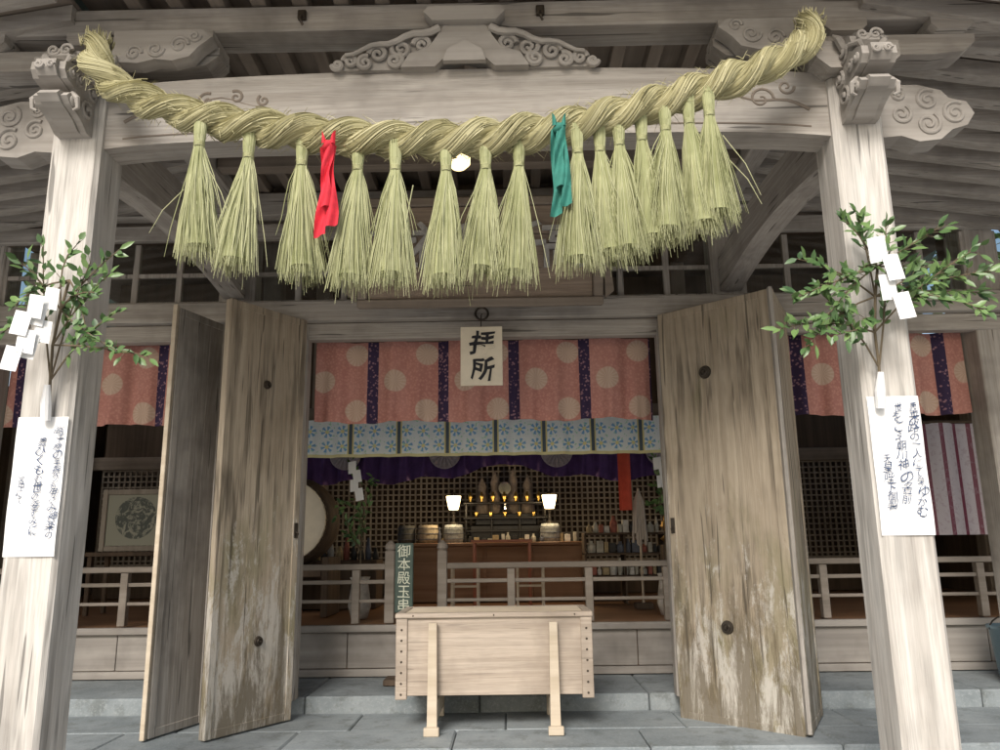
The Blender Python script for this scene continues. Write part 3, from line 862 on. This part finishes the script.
for x,h in ((-.16,.9),(.0,1.05),(.22,1.1),(.40,.95)):
    m.lathe((x,9.62,2.0),[(.09,0),(.08,.12*h),(.05,.30*h),(.06,.36*h),(.02,.46*h),(.005,.5*h)],12)
m.build('wrapped_offerings',e,plain('offering_paper',(.24,.20,.17),.8,.4,20),True)
m=MB(); m.tube([(.12,9.5,2.3),(.12,9.49,2.3)],[.075,.075],24); m.lathe((.12,9.5,2.0),[(.06,0),(.02,.05),(.015,.18),(.05,.23)],12)
m.build('mirror',e,plain('mirror_metal',(.8,.8,.75),.1,0,5,metal=1,bmp=0))
ms=[MB() for _ in cm]
x=-.95
while x<.92:
    if abs(x+.45)<.09 or abs(x-.62)<.09 or x<-.6: x+=.05; continue
    r=U(.014,.035); h=U(.06,.18); y=U(8.66,8.95)
    if R()<.5: ms[random.randrange(7)].lathe((x,y,1.661),[(r*.8,0),(r,h*.25),(r*.95,h*.55),(r*.4,h*.8),(r*.45,h)],10)
    else:
        ms[random.choice((0,3,6,5))].box(x-r,x+r,y,y+2*r,1.661,1.661+h*.6,.003)
    x+=r*2+U(.005,.03)
for q,mm in enumerate(ms):
    if mm.v: mm.build('offerings_%d'%q,e,cm[q])
WARM=emis('lantern_glow',(1,.72,.36),7)
for x in (-.45,.62):
    e=E('paper_lantern'); m=MB(); m.lathe((x,8.8,2.02),[(.05,0),(.062,.04),(.08,.13),(.082,.15)],20); m.build('shade',e,WARM,True)
    m=MB(); m.lathe((x,8.8,1.86),[(.06,0),(.02,.03),(.012,.1),(.03,.155)],14); m.lathe((x,8.8,2.172),[(.085,0),(.03,.02),(.008,.04)],14); m.build('stand',e,LACQ)
    l=bpy.data.lights.new('lantern_light','POINT'); l.energy=10; l.color=(1,.75,.45); l.shadow_soft_size=.09
    lo=bpy.data.objects.new('lantern_light',l); lo.location=(x,8.62,2.1); scene.collection.objects.link(lo); lo.parent=e
for i,(x,y,c,r) in enumerate(((-.74,8.85,(.40,.34,.24),.12),(-.45,8.8,(.36,.38,.36),.11),(.62,8.8,(.36,.38,.36),.11),(-.98,8.86,(.1,.1,.09),.1))):
    e=E('sake_barrel')
    m=MB(); m.lathe((x,y,1.661),[(r*.9,0),(r,.06),(r*.97,.14),(r*.88,.195)],20); m.build('straw_wrapped_cask',e,plain('barrel_wrap%d'%i,c,.8,.4,30),True)
    m=MB()
    for z in (.04,.1,.16): m.tube([(x+(r+.003)*math.cos(a),y+(r+.003)*math.sin(a),1.661+z) for a in [j*.35 for j in range(19)]],.004,5)
    m.build('binding_rope',e,cm[2])
e=E('ceiling_lamp'); m=MB(); m.lathe((-.10,4.35,3.88),[(.04,0),(.07,.03),(.07,.07),(.04,.09)],20); m.build('shade',e,emis('lamp_glow',(1,.74,.36),3.5),True)
m=MB(); m.lathe((-.10,4.35,3.972),[(.08,0),(.08,.02),(.02,.04),(.012,.32)],20); m.build('fitting',e,IRON)
for x in (-.25,.36):
    e=E('offering_table'); m=MB(); m.box(x-.14,x+.14,7.45,7.7,1.43,1.455,.004)
    for a in (-.12,.12):
        for b in (7.47,7.66): m.box(x+a-.012,x+a+.012,b,b+.024,1.04,1.428,.002)
    m.box(x-.12,x+.12,7.48,7.49,1.25,1.27,0)
    m.build('table',e,PALE)
e=E('lectern_table'); m=MB(); m.box(-.22,.4,8.0,8.3,1.66,1.685,.004)
for a in (-.20,.36):
    for b in (8.02,8.26): m.box(a,a+.025,b,b+.025,1.04,1.658,.002)
m.build('table',e,plain('red_lacquer',(.32,.09,.04),.35))
e=E('taiko_drum'); 
def ydrum(c,prof,n=32):
    m=MB(); m.lathe((0,0,0),prof,n); m.v=[(c[0]+x,c[1]+z,c[2]+y) for x,y,z in m.v]; return m
c=(-1.80,6.95,1.87)
ydrum(c,[(.34,0),(.38,.12),(.40,.3),(.38,.48),(.34,.6)]).build('shell',e,DARKW,True)
ydrum((c[0],c[1]-.012,c[2]),[(.33,0),(.352,.006),(.352,.05)]).build('drum_skin',e,SKIN)
m=MB(); 
for i in range(40):
    a=i*math.pi/20; m.tube([(c[0]+.355*math.cos(a),c[1]+.02,c[2]+.355*math.sin(a)),(c[0]+.366*math.cos(a),c[1]+.02,c[2]+.366*math.sin(a))],.009,6)
m.build('studs',e,IRON)
m=MB(); m.box(c[0]-.4,c[0]-.32,7.0,7.5,1.04,1.9,.006); m.box(c[0]+.32,c[0]+.38,7.0,7.5,1.04,1.55,.006); m.box(c[0]-.318,c[0]+.318,7.0,7.5,1.38,1.44,.006); m.build('drum_stand',e,DARKW)
e=E('red_banner'); m=MB(); m.sheet(lambda u,v:(1.22+.12*u,7.5+.02*math.sin(u*6),2.60-.66*v),8,8); m.build('cloth',e,plain('banner_red',(.6,.09,.05),.8))
m=MB(); m.box(1.20,1.36,7.49,7.51,2.60,2.63,.003); m.tube([(1.28,7.5,2.63),(1.28,7.5,2.75),(1.28,7.6,3.0),(1.28,8.3,2.88)],.004,5); m.build('rod',e,GOLD)
e=E('offering_stand'); m=MB()
for z in (1.3,1.52,1.72): m.box(.93,1.75,8.0+.1*(z-1.3),8.4,z,z+.02,.002)
for x in (.93,1.33,1.73): m.box(x,x+.02,8.1,8.4,1.04,1.72,.002)
m.build('stand',e,DARKW)
ms=[MB() for _ in cm]
for z in (1.322,1.542,1.742):
    x=.96
    while x<1.7:
        r=U(.018,.045); h=U(.08,.17); k=random.choice((0,3,5,6,2,0,6,1))
        if R()<.6: ms[k].lathe((x+r,8.15,z),[(r*.85,0),(r,h*.2),(r,h*.6),(r*.4,h*.85),(r*.42,h)],10)
        else: ms[k].box(x,x+2*r,8.12,8.2,z,z+h*.8,.003)
        x+=2*r+.008
for q,mm in enumerate(ms):
    if mm.v: mm.build('items_%d'%q,e,cm[q])
e=E('paper_wand'); m=MB(); m.tube([(1.42,7.6,1.04),(1.42,7.6,2.15)],.012,8); m.build('pole',e,PALE)
WP=plain('aged_paper',(.50,.45,.40),.8,.1,6,bmp=0)
m=MB()
for k in range(26):
    a=U(0,6.28); r=U(.02,.07); m.tube([(1.42,7.6,2.14),(1.42+r*.6*math.cos(a),7.6+r*.6*math.sin(a),2.02),(1.42+r*math.cos(a),7.6+r*math.sin(a),U(1.6,1.75))],[.008,.011,.012],4,True,.5)
m.build('paper_strips',e,WP)
m=MB(); m.box(1.34,1.50,7.52,7.68,1.035,1.09,.004); m.build('foot',e,DARKW)
e=E('goods_stand'); m=MB(); m.box(-2.0,-1.15,7.9,8.3,1.04,1.5,.005); m.build('counter',e,DARKW)
ms=[MB() for _ in cm]
for i in range(11):
    k=random.randrange(7); h=U(.1,.25); ms[k].lathe((-1.18-.075*i,8.0+U(0,.1),1.502),[(.03,0),(.033,h*.4),(.02,h*.7),(.012,h)],10)
for q,mm in enumerate(ms):
    if mm.v: mm.build('bottles_%d'%q,e,cm[q],True)
m=MB(); m.lathe((1.62,7.2,1.62),[(.02,0),(.09,.05),(.03,.1),(.08,.16),(.05,.24),(.015,.32)],10); e=E('gold_ornament'); m.build('ornament',e,GOLD)
m=MB(); m.box(1.54,1.70,7.12,7.28,1.04,1.618,.005); m.build('pedestal',e,DARKW)
for cx in (-1.12,1.52):
    e=E('potted_sakaki'); m=MB(); m.lathe((cx,6.9,1.04),[(.07,0),(.1,.1),(.07,.3),(.09,.34)],16); m.build('vase',e,cm[6],True)
    branch('x',[(cx,6.9,1.3),(cx,6.9,1.6),(cx+.02,6.9,1.9),(cx,6.9,2.1)],[(cx+U(-.22,.22),U(1.6,2.45)) for _ in range(12)],.07,e,.03,6.92)
    shide(e,cx-.05,2.36,1.1,1,6.75)
e=E('wooden_signboard'); m=MB(); m.box(-.68,-.545,5.93,5.955,1.16,1.66,.005); m.build('board',e,GREENB)
m=MB(); m.box(-.635,-.59,5.957,5.99,.66,1.6,.004); m.box(-.75,-.47,5.9,6.1,.66,.70,.004); m.build('post',e,DARKW)
o=text('御\n本\n殿\n玉\n串',.10,(-.6125,5.926,1.645),PALECH,e,'lettering',line=.97); brush(o,.005,25)
e=E('framed_picture'); m=MB()
m.box(-3.71,-3.66,7.46,7.5,1.62,2.20,.004); m.box(-3.10,-3.05,7.46,7.5,1.62,2.20,.004); m.box(-3.658,-3.102,7.46,7.5,2.15,2.20,.004); m.box(-3.658,-3.102,7.46,7.5,1.62,1.67,.004)
m.build('frame',e,LATT)
m=MB(); m.box(-3.657,-3.103,7.475,7.49,1.672,2.148,0); m.build('painting',e,DRAG)
m=MB(); m.box(-3.8,-2.96,7.4,7.8,1.575,1.615,.004)
for a in (-3.78,-3.02):
    for b in (7.42,7.74): m.box(a,a+.04,b,b+.04,1.04,1.573,.003)
m.build('table',e,DARKW)
e=E('striped_banner'); m=MB()
m.sheet(lambda u,v:(3.62+1.3*u,6.75+.03*math.sin(u*20),2.62-.95*v),60,10); m.build('cloth',e,STRP,True)
m=MB(); m.tube([(3.5,6.75,2.63),(5.0,6.75,2.63)],.015,8); m.box(3.5,3.54,6.73,6.77,1.04,2.66,.003); m.box(4.96,5.0,6.73,6.77,1.04,2.66,.003); m.build('rack',e,DARKW)
e=E('plastic_bucket'); m=MB(); m.lathe((3.78,5.9,.657),[(.12,0),(.15,.34),(.165,.345),(.165,.37),(.145,.37),(.14,.3)],24); m.build('tub',e,PLAST,True)
m=MB(); m.tube([(3.78+.165*math.cos(a),5.9,1.0+.1*math.sin(a)) for a in [i*math.pi/10 for i in range(11)]],.006,6); m.build('handle',e,IRON)

# ------------------------------------------------------------ trees
def tree(x,y,h):
    e=E('broadleaf_tree'); m=MB()
    m.tube([(x,y,0),(x+.1,y,h*.3),(x-.1,y+.1,h*.6),(x,y,h*.9)],[.35,.27,.18,.05],10)
    cl=[]
    for i in range(20):
        a=U(0,6.28); z=h*U(.28,.95); r=h*.26*math.sin(math.pi*min(1,(z/h)))+.8; rr=r*U(.4,1)
        p=Vector((x+rr*math.cos(a),y+rr*math.sin(a),z)); cl.append(p)
        m.tube([(x,y,z-h*.12),((x+p.x)/2,(y+p.y)/2,z-h*.03),p],[.08,.05,.02],5)
    m.build('trunk',e,BARK)
    lf=MB()
    for p in cl:
        t0=R()
        for k in range(110):
            q=p+Vector((random.gauss(0,.6),random.gauss(0,.6),random.gauss(0,.45)))
            leafadd(lf,q,Vector((U(-1,1),U(-1,1),U(-1,.5))),Vector((U(-1,1),U(-1,1),1)),U(.2,.34),.15,min(1,t0*.6+R()*.4))
    lf.build('crown',e,TREEL)
for a in ((9.5,13,11),(9.0,18,12),(-9.5,13,11)): tree(*a)
